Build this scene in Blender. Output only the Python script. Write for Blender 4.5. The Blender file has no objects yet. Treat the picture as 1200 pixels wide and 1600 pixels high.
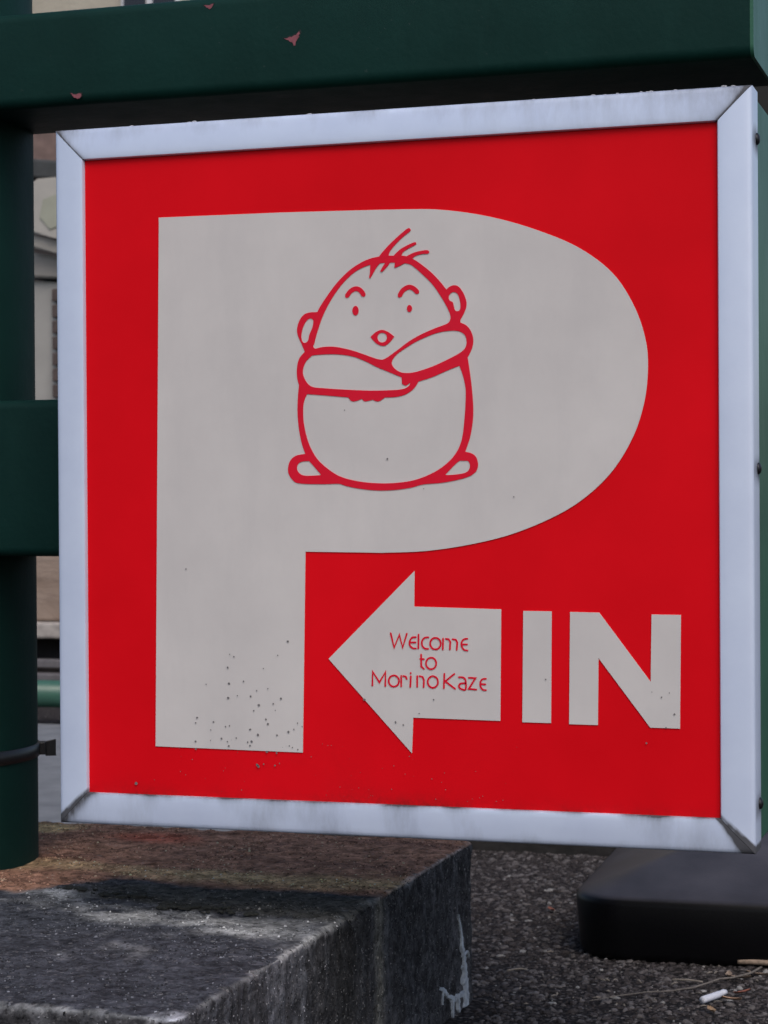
import bpy, bmesh, math, random
from mathutils import Vector, Matrix, noise

random.seed(7)
SC = bpy.context.scene
COL = SC.collection

# ------------------------------------------------------------------ camera
def camera_axes(yaw, pitch, roll):
    f = Vector((-math.sin(yaw) * math.cos(pitch), math.cos(yaw) * math.cos(pitch), math.sin(pitch)))
    r = Vector((math.cos(yaw), math.sin(yaw), 0))
    u = r.cross(f)
    c, s = math.cos(roll), math.sin(roll)
    return c * r + s * u, -s * r + c * u, f

cam_data = bpy.data.cameras.new('camera')
cam = bpy.data.objects.new('camera', cam_data)
COL.objects.link(cam)
_r, _u, _f = camera_axes(math.radians(17.762), math.radians(-0.4146), math.radians(-0.3635))
_m = Matrix((_r, _u, -_f)).transposed().to_4x4()
_m.translation = (0.5175, -1.6233, -0.0192)
cam.matrix_world = _m
cam_data.sensor_fit = 'HORIZONTAL'
cam_data.sensor_width = 36
cam_data.lens = 3235.3 / 1200 * 36
cam_data.clip_start = 0.05
cam_data.clip_end = 800
cam_data.dof.use_dof = True
cam_data.dof.focus_distance = 1.68
cam_data.dof.aperture_fstop = 30
SC.camera = cam

# ------------------------------------------------------------------ sky, sun, exposure
SUN_EL, SUN_AZ = math.radians(50), math.radians(148)     # azimuth from +Y towards +X
world = bpy.data.worlds.new('World')
SC.world = world
world.use_nodes = True
wn = world.node_tree
for n in list(wn.nodes):
    wn.nodes.remove(n)
sky = wn.nodes.new('ShaderNodeTexSky')
sky.sky_type = 'NISHITA'
sky.sun_disc = False
sky.sun_elevation = SUN_EL
sky.sun_rotation = SUN_AZ
sky.air_density = 1.0
sky.dust_density = 3.0
sky.ozone_density = 1.5
bg = wn.nodes.new('ShaderNodeBackground')
bg.inputs['Strength'].default_value = 0.10
wo = wn.nodes.new('ShaderNodeOutputWorld')
wn.links.new(sky.outputs[0], bg.inputs[0])
wn.links.new(bg.outputs[0], wo.inputs[0])

sun_data = bpy.data.lights.new('sun', 'SUN')
sun_data.energy = 0.7
sun_data.angle = math.radians(35)
sun_data.color = (1.0, 0.95, 0.9)
sun = bpy.data.objects.new('sun', sun_data)
COL.objects.link(sun)
sd = Vector((math.sin(SUN_AZ) * math.cos(SUN_EL), math.cos(SUN_AZ) * math.cos(SUN_EL), math.sin(SUN_EL)))
sun.rotation_euler = sd.to_track_quat('Z', 'Y').to_euler()

SC.view_settings.view_transform = 'Standard'
SC.view_settings.look = 'None'
SC.view_settings.gamma = 1
SC.view_settings.use_curve_mapping = False
SC.view_settings.exposure = 0.6

# ------------------------------------------------------------------ helpers
def link_obj(name, data, parent=None):
    o = bpy.data.objects.new(name, data)
    COL.objects.link(o)
    if parent is not None:
        o.parent = parent
    return o

def world_origin(o):
    v = Vector((0, 0, 0))
    while o is not None:
        v += o.location
        o = o.parent
    return v

def tag(o, label, cat, group=None):
    o['label'] = label
    o['category'] = cat
    if group:
        o['group'] = group
    return o

def thing(name, loc, label, cat, group=None):
    o = link_obj(name, None)
    o.location = loc
    o.empty_display_size = 0.05
    return tag(o, label, cat, group)

def mesh_obj(name, verts, faces, mat, parent=None, smooth=False, origin=None):
    """Verts are world coordinates; the object is placed so that they stay where they are."""
    base = world_origin(parent) if parent is not None else Vector((0, 0, 0))
    if origin is None:
        origin = base
    origin = Vector(origin)
    me = bpy.data.meshes.new(name)
    me.from_pydata([tuple(Vector(v) - origin) for v in verts], [], faces)
    me.validate()
    if smooth:
        me.polygons.foreach_set('use_smooth', [True] * len(me.polygons))
    me.update()
    if mat:
        me.materials.append(mat)
    o = link_obj(name, me, parent)
    o.location = origin - base
    return o

def bm_obj(name, bm, mat, parent=None, smooth=False, origin=None):
    bmesh.ops.recalc_face_normals(bm, faces=bm.faces)
    vs = [v.co.copy() for v in bm.verts]
    bm.verts.index_update()
    fs = [[v.index for v in f.verts] for f in bm.faces]
    bm.free()
    return mesh_obj(name, vs, fs, mat, parent, smooth, origin)

def box_bm(x0, x1, y0, y1, z0, z1, bevel=0.0, seg=2):
    bm = bmesh.new()
    bmesh.ops.create_cube(bm, size=1)
    for v in bm.verts:
        v.co = Vector((x0 + (v.co.x + .5) * (x1 - x0), y0 + (v.co.y + .5) * (y1 - y0), z0 + (v.co.z + .5) * (z1 - z0)))
    if bevel:
        bmesh.ops.bevel(bm, geom=bm.edges[:], offset=bevel, segments=seg, profile=.5, affect='EDGES')
    return bm

def set_attr(o, name, values):
    a = o.data.attributes.new(name, 'FLOAT', 'POINT')
    a.data.foreach_set('value', values)

def set_color(o, name, cols):
    a = o.data.color_attributes.new(name, 'FLOAT_COLOR', 'POINT')
    flat = []
    for c in cols:
        flat += [c[0], c[1], c[2], 1.0]
    a.data.foreach_set('color', flat)

def spline(pts, closed=True, n=5):
    """Catmull-Rom through (x, z[, corner]) points."""
    m = len(pts)
    P = [Vector((p[0], p[1])) for p in pts]
    C = [len(p) > 2 for p in pts]
    out = []
    for i in range(m if closed else m - 1):
        a, b = P[i], P[(i + 1) % m]
        if closed:
            p0 = P[i - 1]; p3 = P[(i + 2) % m]
        else:
            p0 = P[max(i - 1, 0)]; p3 = P[min(i + 2, m - 1)]
        if C[i]:
            p0 = a
        if C[(i + 1) % m]:
            p3 = b
        if C[i] and C[(i + 1) % m]:
            out.append(a)
            continue
        for k in range(n):
            t = k / n
            out.append(.5 * ((2 * a) + (b - p0) * t + (2 * p0 - 5 * a + 4 * b - p3) * t * t + (3 * a - p0 - 3 * b + p3) * t ** 3))
    if not closed:
        out.append(P[-1])
    return out

def fill_shape(name, loops, mat, parent, y_front, thick):
    """Flat cut-out in the sign plane from closed loops in millimetres (even-odd holes)."""
    cu = bpy.data.curves.new(name, 'CURVE')
    cu.dimensions = '2D'
    cu.fill_mode = 'BOTH'
    cu.extrude = thick / 2
    for lp in loops:
        s = cu.splines.new('POLY')
        s.points.add(len(lp) - 1)
        for q, p in zip(s.points, lp):
            q.co = (p[0] / 1000, p[1] / 1000, 0, 1)
        s.use_cyclic_u = True
    tmp = bpy.data.objects.new('tmp', cu)
    COL.objects.link(tmp)
    dg = bpy.context.evaluated_depsgraph_get()
    me = bpy.data.meshes.new_from_object(tmp.evaluated_get(dg))
    vs = [(v.co.x, y_front + thick / 2 - v.co.z, v.co.y) for v in me.vertices]
    fs = [list(p.vertices) for p in me.polygons]
    bpy.data.objects.remove(tmp)
    bpy.data.curves.remove(cu)
    bpy.data.meshes.remove(me)
    return mesh_obj(name, vs, fs, mat, parent)

def ribbon(pts, w, y_front, thick, verts, faces):
    """Mitred flat stroke with rounded ends, in millimetres; appended to verts/faces."""
    P = [Vector(p) for p in pts]
    clean = [P[0]]
    for p in P[1:]:
        if (p - clean[-1]).length > .05:
            clean.append(p)
    P = clean
    closed = (P[0] - P[-1]).length < .6 and len(P) > 5
    if closed:
        P = P[:-1]
    rows = []
    m = len(P)
    for i in range(m):
        if closed:
            d0 = (P[i] - P[i - 1]).normalized(); d1 = (P[(i + 1) % m] - P[i]).normalized()
        else:
            d1 = (P[min(i + 1, m - 1)] - P[min(i, m - 2)]).normalized()
            d0 = (P[max(i, 1)] - P[max(i - 1, 0)]).normalized()
        t = (d0 + d1)
        t = t.normalized() if t.length > 1e-4 else d1
        nrm = Vector((-t.y, t.x))
        k = 1 / max(.45, abs(nrm.dot(Vector((-d1.y, d1.x)))))
        rows.append((P[i], nrm * w / 2 * k, d1))
    seq = []
    if not closed:
        p, nn, d = rows[0]
        seq.append((p - d * w * .42 + nn * .4, p - d * w * .42 - nn * .4))
    for p, nn, d in rows:
        seq.append((p + nn, p - nn))
    if not closed:
        p, nn, d = rows[-1]
        seq.append((p + d * w * .42 + nn * .4, p + d * w * .42 - nn * .4))
    b = len(verts)
    for l, r in seq:
        for q in (l, r):
            verts.append((q.x / 1000, y_front, q.y / 1000))
        for q in (l, r):
            verts.append((q.x / 1000, y_front + thick, q.y / 1000))
    n = len(seq)
    for i in range(n if closed else n - 1):
        a, c = b + 4 * i, b + 4 * ((i + 1) % n)
        faces += [(a, c, c + 1, a + 1), (a, a + 2, c + 2, c), (a + 1, c + 1, c + 3, a + 3)]
    if not closed:
        e = b + 4 * (n - 1)
        faces += [(b, b + 1, b + 3, b + 2), (e, e + 2, e + 3, e + 1)]

def lathe_bm(profile, seg=32, center=(0, 0), bm=None):
    bm = bm or bmesh.new()
    rings = []
    for r, z in profile:
        rings.append([bm.verts.new((center[0] + r * math.cos(2 * math.pi * k / seg), center[1] + r * math.sin(2 * math.pi * k / seg), z)) for k in range(seg)])
    for a, b in zip(rings, rings[1:]):
        for k in range(seg):
            bm.faces.new((a[k], a[(k + 1) % seg], b[(k + 1) % seg], b[k]))
    bm.faces.new(rings[0][::-1])
    bm.faces.new(rings[-1])
    return bm

def tube_bm(path, radii, seg=8, bm=None):
    bm = bm or bmesh.new()
    path = [Vector(p) for p in path]
    rings = []
    for i, p in enumerate(path):
        t = (path[min(i + 1, len(path) - 1)] - path[max(i - 1, 0)]).normalized()
        a = t.cross(Vector((0, 0, 1)))
        if a.length < .05:
            a = t.cross(Vector((1, 0, 0)))
        a.normalize()
        b = a.cross(t)
        r = radii[i] if isinstance(radii, (list, tuple)) else radii
        rings.append([bm.verts.new(p + r * (a * math.cos(2 * math.pi * k / seg) + b * math.sin(2 * math.pi * k / seg))) for k in range(seg)])
    for a, b in zip(rings, rings[1:]):
        for k in range(seg):
            bm.faces.new((a[k], a[(k + 1) % seg], b[(k + 1) % seg], b[k]))
    bm.faces.new(rings[0][::-1])
    bm.faces.new(rings[-1])
    return bm

# ------------------------------------------------------------------ materials
class NT:
    def __init__(self, name):
        self.m = bpy.data.materials.new(name)
        self.m.use_nodes = True
        self.t = self.m.node_tree
        self.b = self.t.nodes['Principled BSDF']
        self.co = self.t.nodes.new('ShaderNodeTexCoord')
    def put(self, sock, v):
        if isinstance(v, bpy.types.NodeSocket):
            self.t.links.new(v, sock)
        elif isinstance(v, (tuple, list)) and len(v) == 3 and sock.type == 'RGBA':
            sock.default_value = (*v, 1)
        else:
            sock.default_value = v
    def node(self, kind, **kw):
        n = self.t.nodes.new(kind)
        for k, v in kw.items():
            setattr(n, k, v)
        return n
    def coords(self, scale=(1, 1, 1), world=True):
        n = self.node('ShaderNodeMapping')
        if world:
            g = self.node('ShaderNodeNewGeometry')
            self.put(n.inputs[0], g.outputs['Position'])
        else:
            self.put(n.inputs[0], self.co.outputs['Object'])
        n.inputs['Scale'].default_value = scale
        return n.outputs[0]
    def noise(self, scale, detail=4, rough=.55, vec=None, dist=0):
        n = self.node('ShaderNodeTexNoise')
        self.put(n.inputs['Vector'], vec or self.coords())
        n.inputs['Scale'].default_value = scale
        n.inputs['Detail'].default_value = detail
        n.inputs['Roughness'].default_value = rough
        n.inputs['Distortion'].default_value = dist
        return n.outputs[0]
    def voronoi(self, scale, out=0, vec=None, feature='F1', rnd=1.0):
        n = self.node('ShaderNodeTexVoronoi', feature=feature)
        self.put(n.inputs['Vector'], vec or self.coords())
        n.inputs['Scale'].default_value = scale
        n.inputs['Randomness'].default_value = rnd
        return n.outputs[out]
    def ramp(self, fac, stops):
        n = self.node('ShaderNodeValToRGB')
        el = n.color_ramp.elements
        while len(el) < len(stops):
            el.new(.5)
        for e, (p, c) in zip(el, stops):
            e.position = p
            e.color = (*c, 1) if isinstance(c, tuple) else (c, c, c, 1)
        self.put(n.inputs[0], fac)
        return n.outputs[0]
    def mix(self, fac, a, b, mode='MIX'):
        n = self.node('ShaderNodeMix', data_type='RGBA', blend_type=mode)
        self.put(n.inputs[0], fac)
        self.put(n.inputs[6], a)
        self.put(n.inputs[7], b)
        return n.outputs[2]
    def math(self, op, a, b=0.0, c=0.0):
        n = self.node('ShaderNodeMath', operation=op)
        self.put(n.inputs[0], a); self.put(n.inputs[1], b); self.put(n.inputs[2], c)
        return n.outputs[0]
    def attr(self, name, out='Fac'):
        n = self.node('ShaderNodeAttribute', attribute_name=name)
        return n.outputs[out]
    def bump(self, h, dist, strength=1.0, prev=None):
        n = self.node('ShaderNodeBump')
        self.put(n.inputs['Height'], h)
        n.inputs['Distance'].default_value = dist
        n.inputs['Strength'].default_value = strength
        if prev:
            self.put(n.inputs['Normal'], prev)
        return n.outputs[0]
    def done(self, color=None, rough=None, normal=None, metal=None, spec=None):
        if color is not None: self.put(self.b.inputs['Base Color'], color)
        if rough is not None: self.put(self.b.inputs['Roughness'], rough)
        if normal is not None: self.put(self.b.inputs['Normal'], normal)
        if metal is not None: self.put(self.b.inputs['Metallic'], metal)
        if spec is not None: self.put(self.b.inputs['Specular IOR Level'], spec)
        return self.m

def mat_plain(name, col, rough=.6, var=.15, scale=40, metal=0, bump=0.0, spec=.5):
    t = NT(name)
    n = t.noise(scale)
    lo = tuple(c * (1 - var) for c in col); hi = tuple(min(1, c * (1 + var)) for c in col)
    c = t.ramp(n, [(.3, lo), (.7, hi)])
    nm = t.bump(n, bump) if bump else None
    return t.done(c, rough, nm, metal, spec)

def mat_paint(name, col, rough=.34, spec=.5):
    t = NT(name)
    n = t.noise(7, 5, .6)
    n2 = t.noise(220, 3)
    g = t.noise(30, 6, .7, t.coords((1, 1, .25)))
    c = t.ramp(n, [(.3, tuple(x * .85 for x in col)), (.7, tuple(x * 1.18 for x in col))])
    c = t.mix(t.math('MULTIPLY', t.ramp(g, [(.52, 0.0), (.78, 1.0)]), .25), c, tuple(x * 1.6 + .004 for x in col))
    sp_ = t.math('MULTIPLY', t.ramp(t.noise(170, 4, .7), [(.66, 0.0), (.74, 1.0)]), t.ramp(t.noise(11, 3), [(.45, 0.0), (.7, .5)]))
    c = t.mix(sp_, c, (.07, .085, .08))
    r = t.math('ADD', t.math('MULTIPLY', g, .25), rough - .1)
    nm = t.bump(n2, .0006, .35)
    nm = t.bump(n, .004, .4, nm)
    return t.done(c, r, nm, spec=spec)

M_GREEN = mat_paint('dark_green_paint', (.0046, .0265, .0220), .52, .10)
M_GREEN_SKYLIT = mat_paint('skylit_green_paint', (.034, .118, .074), .42, .26)  # green lightened to carry the sky reflection on right-facing sides

def mat_frame():
    t = NT('white_enamelled_aluminium')
    d = t.attr('dirt')
    g = t.noise(55, 6, .7)
    st = t.noise(60, 5, .7, t.coords((1, 1, .35)))
    mot = t.noise(14, 5, .65)
    f = t.math('MULTIPLY', d, t.math('ADD', t.math('MULTIPLY', st, 1.5), .15))
    f = t.ramp(f, [(.16, 0.0), (.8, 1.0)])
    base = t.ramp(mot, [(.25, (.57, .64, .81)), (.75, (.65, .725, .885))])
    fine = t.ramp(g, [(.62, 0.0), (.8, 1.0)])
    base = t.mix(t.math('MULTIPLY', fine, .18), base, (.38, .42, .5))
    c = t.mix(f, base, (.075, .075, .085))
    nm = t.bump(t.noise(9, 3), .002, .25)
    return t.done(c, t.math('ADD', .30, t.math('MULTIPLY', f, .4)), nm, 0.15)
M_FRAME = mat_frame()

def mat_red():
    t = NT('red_acrylic')
    d = t.attr('dirt')
    n = t.noise(120, 6, .75)
    big = t.noise(6, 4)
    f = t.math('MULTIPLY', d, t.ramp(n, [(.35, .15), (.72, 1.0)]))
    c = t.ramp(big, [(.3, (.65, .0018, .007)), (.7, (.76, .0030, .010))])
    c = t.mix(f, c, (.05, .012, .012))
    nm = t.bump(t.noise(4, 2), .004, .2)
    return t.done(c, t.math('ADD', .42, t.math('MULTIPLY', big, .12)), nm, spec=.08)
M_RED = mat_red()
M_RED_PRINT = mat_plain('red_vinyl', (.68, .008, .030), .45, .05, 30, spec=.15)

def mat_white():
    t = NT('milky_acrylic')
    big = t.noise(9, 5, .6)
    st = t.noise(14, 5, .7, t.coords((1.4, 1, .3)))
    fine = t.noise(260, 3)
    c = t.ramp(big, [(.25, (.550, .515, .498)), (.72, (.640, .600, .575))])
    c = t.mix(t.math('MULTIPLY', t.ramp(st, [(.5, 0.0), (.75, 1.0)]), .22), c, (.47, .445, .44))
    c = t.mix(t.math('MULTIPLY', fine, .05), c, (.35, .34, .33))
    return t.done(c, .45, t.bump(t.noise(4, 2), .004, .2), spec=.28)
M_WHITE = mat_white()
M_SPECK = mat_plain('black_mould', (.15, .14, .14), .95)
M_BLACK = mat_plain('black_plastic', (.012, .012, .014), .42, .2, 30)
M_PRIMER = mat_plain('pink_primer', (.22, .06, .075), .7, .3, 300)
M_CHIPEDGE = mat_plain('bruised_paint', (.006, .010, .010), .8, .3, 300)
M_SCREW = mat_plain('dark_steel', (.03, .03, .035), .4, .3, 400, .7)

# ------------------------------------------------------------------ sign artwork, millimetres on the sign face (x, z[, corner])
EMBLEM_OUTER = [(-6.0,179.0),(-1.9,179.4),(14.7,178.8),(22.1,176.4),(29.4,171.7),(37.6,165.1),(44.9,157.8),(51.4,149.8,1),(54.6,152.2),(58.4,153.0),(61.9,151.6),(65.5,146.8),(68.0,140.5),(68.3,135.8),(66.4,130.4),(63.4,125.0),(63.1,122.5,1),(68.2,119.9),(71.8,115.4),(73.8,109.1),(73.3,102.9),(70.5,96.4),(69.0,94.1,1),(70.4,84.8),(72.4,69.1),(73.5,53.5),(72.9,41.0),(70.6,28.6),(66.5,17.2,1),(71.6,16.0),(75.6,12.9),(77.2,7.4),(76.4,2.7),(73.9,-0.4),(69.1,-3.1),(59.3,-5.7),(46.3,-7.9),(30.7,-9.1),(20.0,-11.7),(5.1,-13.5),(-9.8,-13.7),(-24.9,-12.1),(-36.6,-9.7),(-42.5,-8.0),(-56.8,-8.2),(-77.2,-7.4),(-83.2,-4.5),(-86.9,1.2),(-87.1,6.8),(-84.8,12.4),(-79.6,16.0),(-71.9,17.2,1),(-75.3,27.5),(-77.4,38.8),(-78.5,51.6),(-78.1,64.4),(-77.0,74.8,1),(-78.7,81.3),(-78.6,90.1),(-76.5,97.2),(-71.7,102.4,1),(-74.7,109.5),(-77.7,116.0),(-78.4,121.6),(-76.6,127.9),(-72.8,132.9),(-67.7,134.9),(-60.4,135.1,1),(-57.5,140.1),(-50.7,149.4),(-42.2,159.5),(-32.0,168.6),(-21.9,174.6),(-13.6,177.7)]
EMBLEM_HOLES = [[(-63.3,109.1),(-60.2,119.4),(-55.0,132.8),(-47.3,146.1),(-38.8,157.0),(-28.7,166.1),(-20.3,170.5),(-12.8,172.6),(-1.9,173.6),(8.0,173.4),(17.9,172.2),(22.8,170.1),(31.0,163.0),(39.2,154.8),(45.6,146.0),(51.3,136.4),(54.5,129.2),(54.5,125.3),(52.0,122.0),(42.2,118.7),(30.7,114.3),(19.1,108.3),(9.2,101.5),(-1.6,94.7),(-6.6,94.4),(-12.4,96.1),(-24.1,100.4),(-34.1,103.5),(-45.9,105.9),(-56.0,105.9),(-62.0,104.8),(-64.2,106.4)],[(-66.9,130.0),(-64.0,128.3),(-64.7,122.8),(-67.5,116.5),(-68.7,111.7),(-71.3,109.8),(-73.8,111.0),(-74.7,115.9),(-73.3,122.2),(-70.3,127.7)],[(57.9,147.4),(61.1,145.4),(63.0,139.1),(63.0,133.6),(61.0,131.8),(58.6,132.7),(57.5,136.2),(56.7,139.3),(54.1,140.7),(53.4,143.8),(55.1,146.6)],[(4.2,91.4),(8.3,97.6),(17.5,103.7),(29.0,109.6),(42.2,114.3),(53.6,116.0),(61.7,115.4),(66.6,112.4),(68.2,107.7),(67.3,102.3),(63.2,98.2),(53.4,93.3),(40.4,87.8),(28.9,84.2),(20.6,82.6),(12.4,83.2),(6.6,86.6)],[(-62.9,99.3),(-45.9,99.6),(-30.8,97.6),(-19.1,93.3),(-9.2,88.3),(0.8,84.1),(12.7,79.1,1),(13.1,73.6,1),(16.4,72.2),(20.2,74.7,1),(18.9,71.9),(13.9,69.5),(4.0,68.7),(-16.0,68.8),(-39.4,70.3),(-54.6,71.6),(-64.8,72.9),(-69.8,76.3),(-72.9,81.9),(-73.5,86.7),(-71.4,93.1),(-67.1,97.5)],[(-69.9,67.0,1),(-52.9,65.5),(-33.6,63.5,1),(-31.1,60.6),(-27.7,60.2),(-21.8,62.0,1),(-19.4,60.0),(-16.0,60.3),(-12.3,61.2,1),(-9.3,59.8),(-6.0,60.1),(-1.8,62.8,1),(7.3,63.0),(15.6,64.8),(23.0,69.4),(27.2,75.3,1),(38.7,78.5),(51.8,83.7),(62.0,87.3,1),(64.7,80.2),(67.1,69.2),(67.0,56.7),(65.8,41.1),(63.6,27.1),(58.7,16.2),(49.6,6.9),(38.2,-0.0),(23.3,-5.4),(6.8,-7.6),(-9.8,-7.7),(-26.5,-5.8),(-41.6,-1.7),(-53.4,5.6),(-62.6,14.5),(-69.3,27.4),(-73.1,43.5),(-73.4,56.3),(-72.0,62.7)],[(-69.4,11.1),(-67.7,10.4),(-58.3,0.1,1),(-60.2,-0.7),(-72.1,-0.9),(-77.2,1.1),(-79.4,5.1),(-78.0,9.1),(-74.6,10.8)],[(69.2,9.4),(70.4,5.1),(68.3,1.2),(62.6,-0.7),(51.2,-1.6),(49.9,-0.9,1),(60.2,9.0),(64.3,9.9)]]
HAIR = [[(-6.1,178.3),(-0.2,185.5),(7.3,192.3),(14.8,198.3),(19.4,201.2),(21.1,200.0),(20.6,198.5),(14.8,194.3),(8.1,188.3),(3.1,182.5),(1.1,178.1)],[(5.6,177.6),(11.4,183.5),(18.0,187.1),(24.6,189.5),(25.9,188.5),(25.3,187.3),(19.6,184.7),(14.7,181.7),(11.8,177.3)],[(16.6,177.3),(22.9,180.6),(29.5,182.1),(35.2,182.5),(37.0,181.1),(36.0,179.6),(31.1,179.5),(25.4,178.2),(21.2,175.6)],[(-12.6,175.3),(-14.1,165.5),(-14.7,162.1),(-13.5,161.9),(-8.6,169.8),(-4.9,174.7)],[(0.1,174.5),(-4.5,168.0),(-4.8,166.6),(-3.3,166.5),(0.5,170.0),(3.7,174.3)],[(8.7,174.1),(7.2,170.2),(7.8,169.3),(12.1,170.8),(16.6,173.5)]]
BROWS = [[(-34.2,147.6),(-30.8,151.6),(-26.2,153.3),(-22.4,151.6),(-19.8,148.0)],[(11.5,146.3),(14.5,150.6),(19.4,152.9),(23.5,151.5),(26.5,148.6)]]
EYES = [[(-26.9,135.1),(-24.2,135.0),(-26.8,139.1)],[(19.8,135.3),(22.0,135.2),(19.8,138.2)]]
MOUTH = [(-14.0,113.0,1),(-9.0,117.1),(-3.6,118.5),(1.8,116.4),(6.6,112.7,1),(2.6,108.0),(-2.7,105.2),(-9.0,107.6)]
MOUTH_HOLE = [(-3.8,116.1),(-0.8,114.9),(0.3,112.1),(-0.9,109.2),(-3.9,108.2),(-6.8,109.4),(-8.0,112.3),(-6.8,115.1)]
LETTER_P = [(-203.4,220.4,1),(-91.6,219.4,1),(14.9,216.9),(52.0,214.3),(89.2,207.1),(125.3,195.6),(161.2,179.4),(189.3,157.3),(206.7,129.5),(215.5,101.6),(216.6,77.4),(213.4,53.3),(204.6,27.3),(188.5,1.3),(167.1,-19.4),(141.9,-35.0),(105.8,-49.6),(69.3,-58.4),(31.7,-63.7),(-5.7,-65.2,1),(-72.5,-64.4,1),(-76.0,-232.4,1),(-209.9,-231.2,1)]
ARROW = [(-52.6,-153.6,1),(22.6,-80.0,1),(22.1,-109.3,1),(95.8,-110.8,1),(94.5,-201.3,1),(20.7,-200.6,1),(19.4,-229.9,1)]
LETTER_I = [(114.2,-111.9,1),(137.7,-112.0,1),(136.6,-201.9,1),(112.9,-201.9,1)]
LETTER_N = [(152.8,-112.3,1),(176.5,-112.6,1),(217.7,-167.2,1),(218.7,-113.6,1),(242.0,-113.7,1),(240.8,-203.5,1),(217.1,-203.3,1),(175.7,-148.8,1),(174.9,-202.5,1),(151.5,-202.4,1)]
TEXT = [[[(1.9,-131.4),(4.8,-143.2),(9.4,-132.6),(12.1,-143.1),(15.8,-131.6)]],[[(23.6,-134.4),(20.3,-134.8),(18.1,-138.1),(18.5,-141.4),(20.8,-143.4),(23.5,-143.7)],[(18.1,-138.8),(23.3,-138.7)]],[[(25.9,-132.1),(25.6,-143.7)]],[[(34.3,-134.3),(31.1,-134.8),(28.8,-137.6),(29.0,-141.3),(31.1,-143.5),(34.2,-143.8)]],[[(44.8,-139.3),(44.4,-141.1),(43.4,-142.7),(42.0,-143.7),(40.2,-144.1),(38.5,-143.8),(37.1,-142.8),(36.1,-141.2),(35.8,-139.4),(36.1,-137.6),(37.1,-136.1),(38.6,-135.0),(40.3,-134.7),(42.0,-135.0),(43.5,-136.0),(44.4,-137.5),(44.8,-139.3)]],[[(46.8,-135.1),(46.5,-144.2)],[(49.0,-135.3),(51.6,-135.7),(52.9,-137.9),(52.5,-144.1)],[(54.8,-135.6),(57.6,-136.0),(58.8,-138.2),(58.3,-144.3)]],[[(67.4,-135.0),(64.5,-135.5),(62.4,-138.2),(62.8,-141.6),(64.4,-144.0),(67.4,-144.6)],[(62.4,-139.7),(67.1,-139.7)]],[[(28.0,-148.5),(28.0,-158.3),(30.3,-160.3)],[(27.1,-152.2),(30.3,-152.3)]],[[(40.8,-155.6),(40.5,-157.4),(39.5,-159.0),(38.1,-160.0),(36.4,-160.4),(34.8,-160.1),(33.4,-159.1),(32.4,-157.6),(32.1,-155.8),(32.4,-154.0),(33.4,-152.4),(34.8,-151.4),(36.5,-151.0),(38.2,-151.3),(39.6,-152.3),(40.5,-153.8),(40.8,-155.6)]],[[(-14.3,-175.0),(-13.9,-163.5),(-8.1,-172.2),(-2.8,-163.5),(-3.1,-175.2)]],[[(8.8,-170.7),(8.4,-172.5),(7.5,-174.0),(6.0,-175.0),(4.3,-175.4),(2.6,-175.1),(1.2,-174.1),(0.3,-172.6),(-0.1,-170.9),(0.3,-169.1),(1.2,-167.6),(2.7,-166.6),(4.4,-166.2),(6.1,-166.5),(7.5,-167.5),(8.5,-168.9),(8.8,-170.7)]],[[(10.7,-166.4),(10.7,-175.1)],[(12.4,-166.5),(14.6,-166.9),(15.5,-169.0)]],[[(19.0,-166.5),(18.5,-175.4)],[(18.9,-163.8),(18.9,-164.4)]],[[(24.5,-166.3),(24.4,-175.2)],[(26.4,-166.3),(29.1,-167.0),(30.2,-169.5),(29.9,-175.4)]],[[(42.2,-170.8),(41.9,-172.6),(40.9,-174.1),(39.5,-175.2),(37.8,-175.6),(36.2,-175.3),(34.8,-174.3),(33.8,-172.8),(33.5,-171.0),(33.8,-169.1),(34.8,-167.6),(36.2,-166.5),(37.9,-166.1),(39.6,-166.5),(41.0,-167.5),(41.9,-169.0),(42.2,-170.8)]],[[(47.7,-163.9),(47.2,-175.9)],[(56.2,-163.9),(48.4,-170.1),(56.8,-176.1)]],[[(59.9,-166.5),(63.9,-166.8),(65.7,-169.4),(65.6,-176.3),(61.8,-176.0),(59.9,-173.9),(61.5,-171.7),(65.6,-171.3)]],[[(68.3,-166.7),(74.0,-167.0),(68.3,-175.8),(74.7,-176.3)]],[[(82.9,-167.3),(79.8,-167.8),(78.1,-170.5),(78.4,-174.0),(80.1,-176.2),(82.8,-176.6)],[(78.1,-171.7),(82.4,-171.9)]]]
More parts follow.
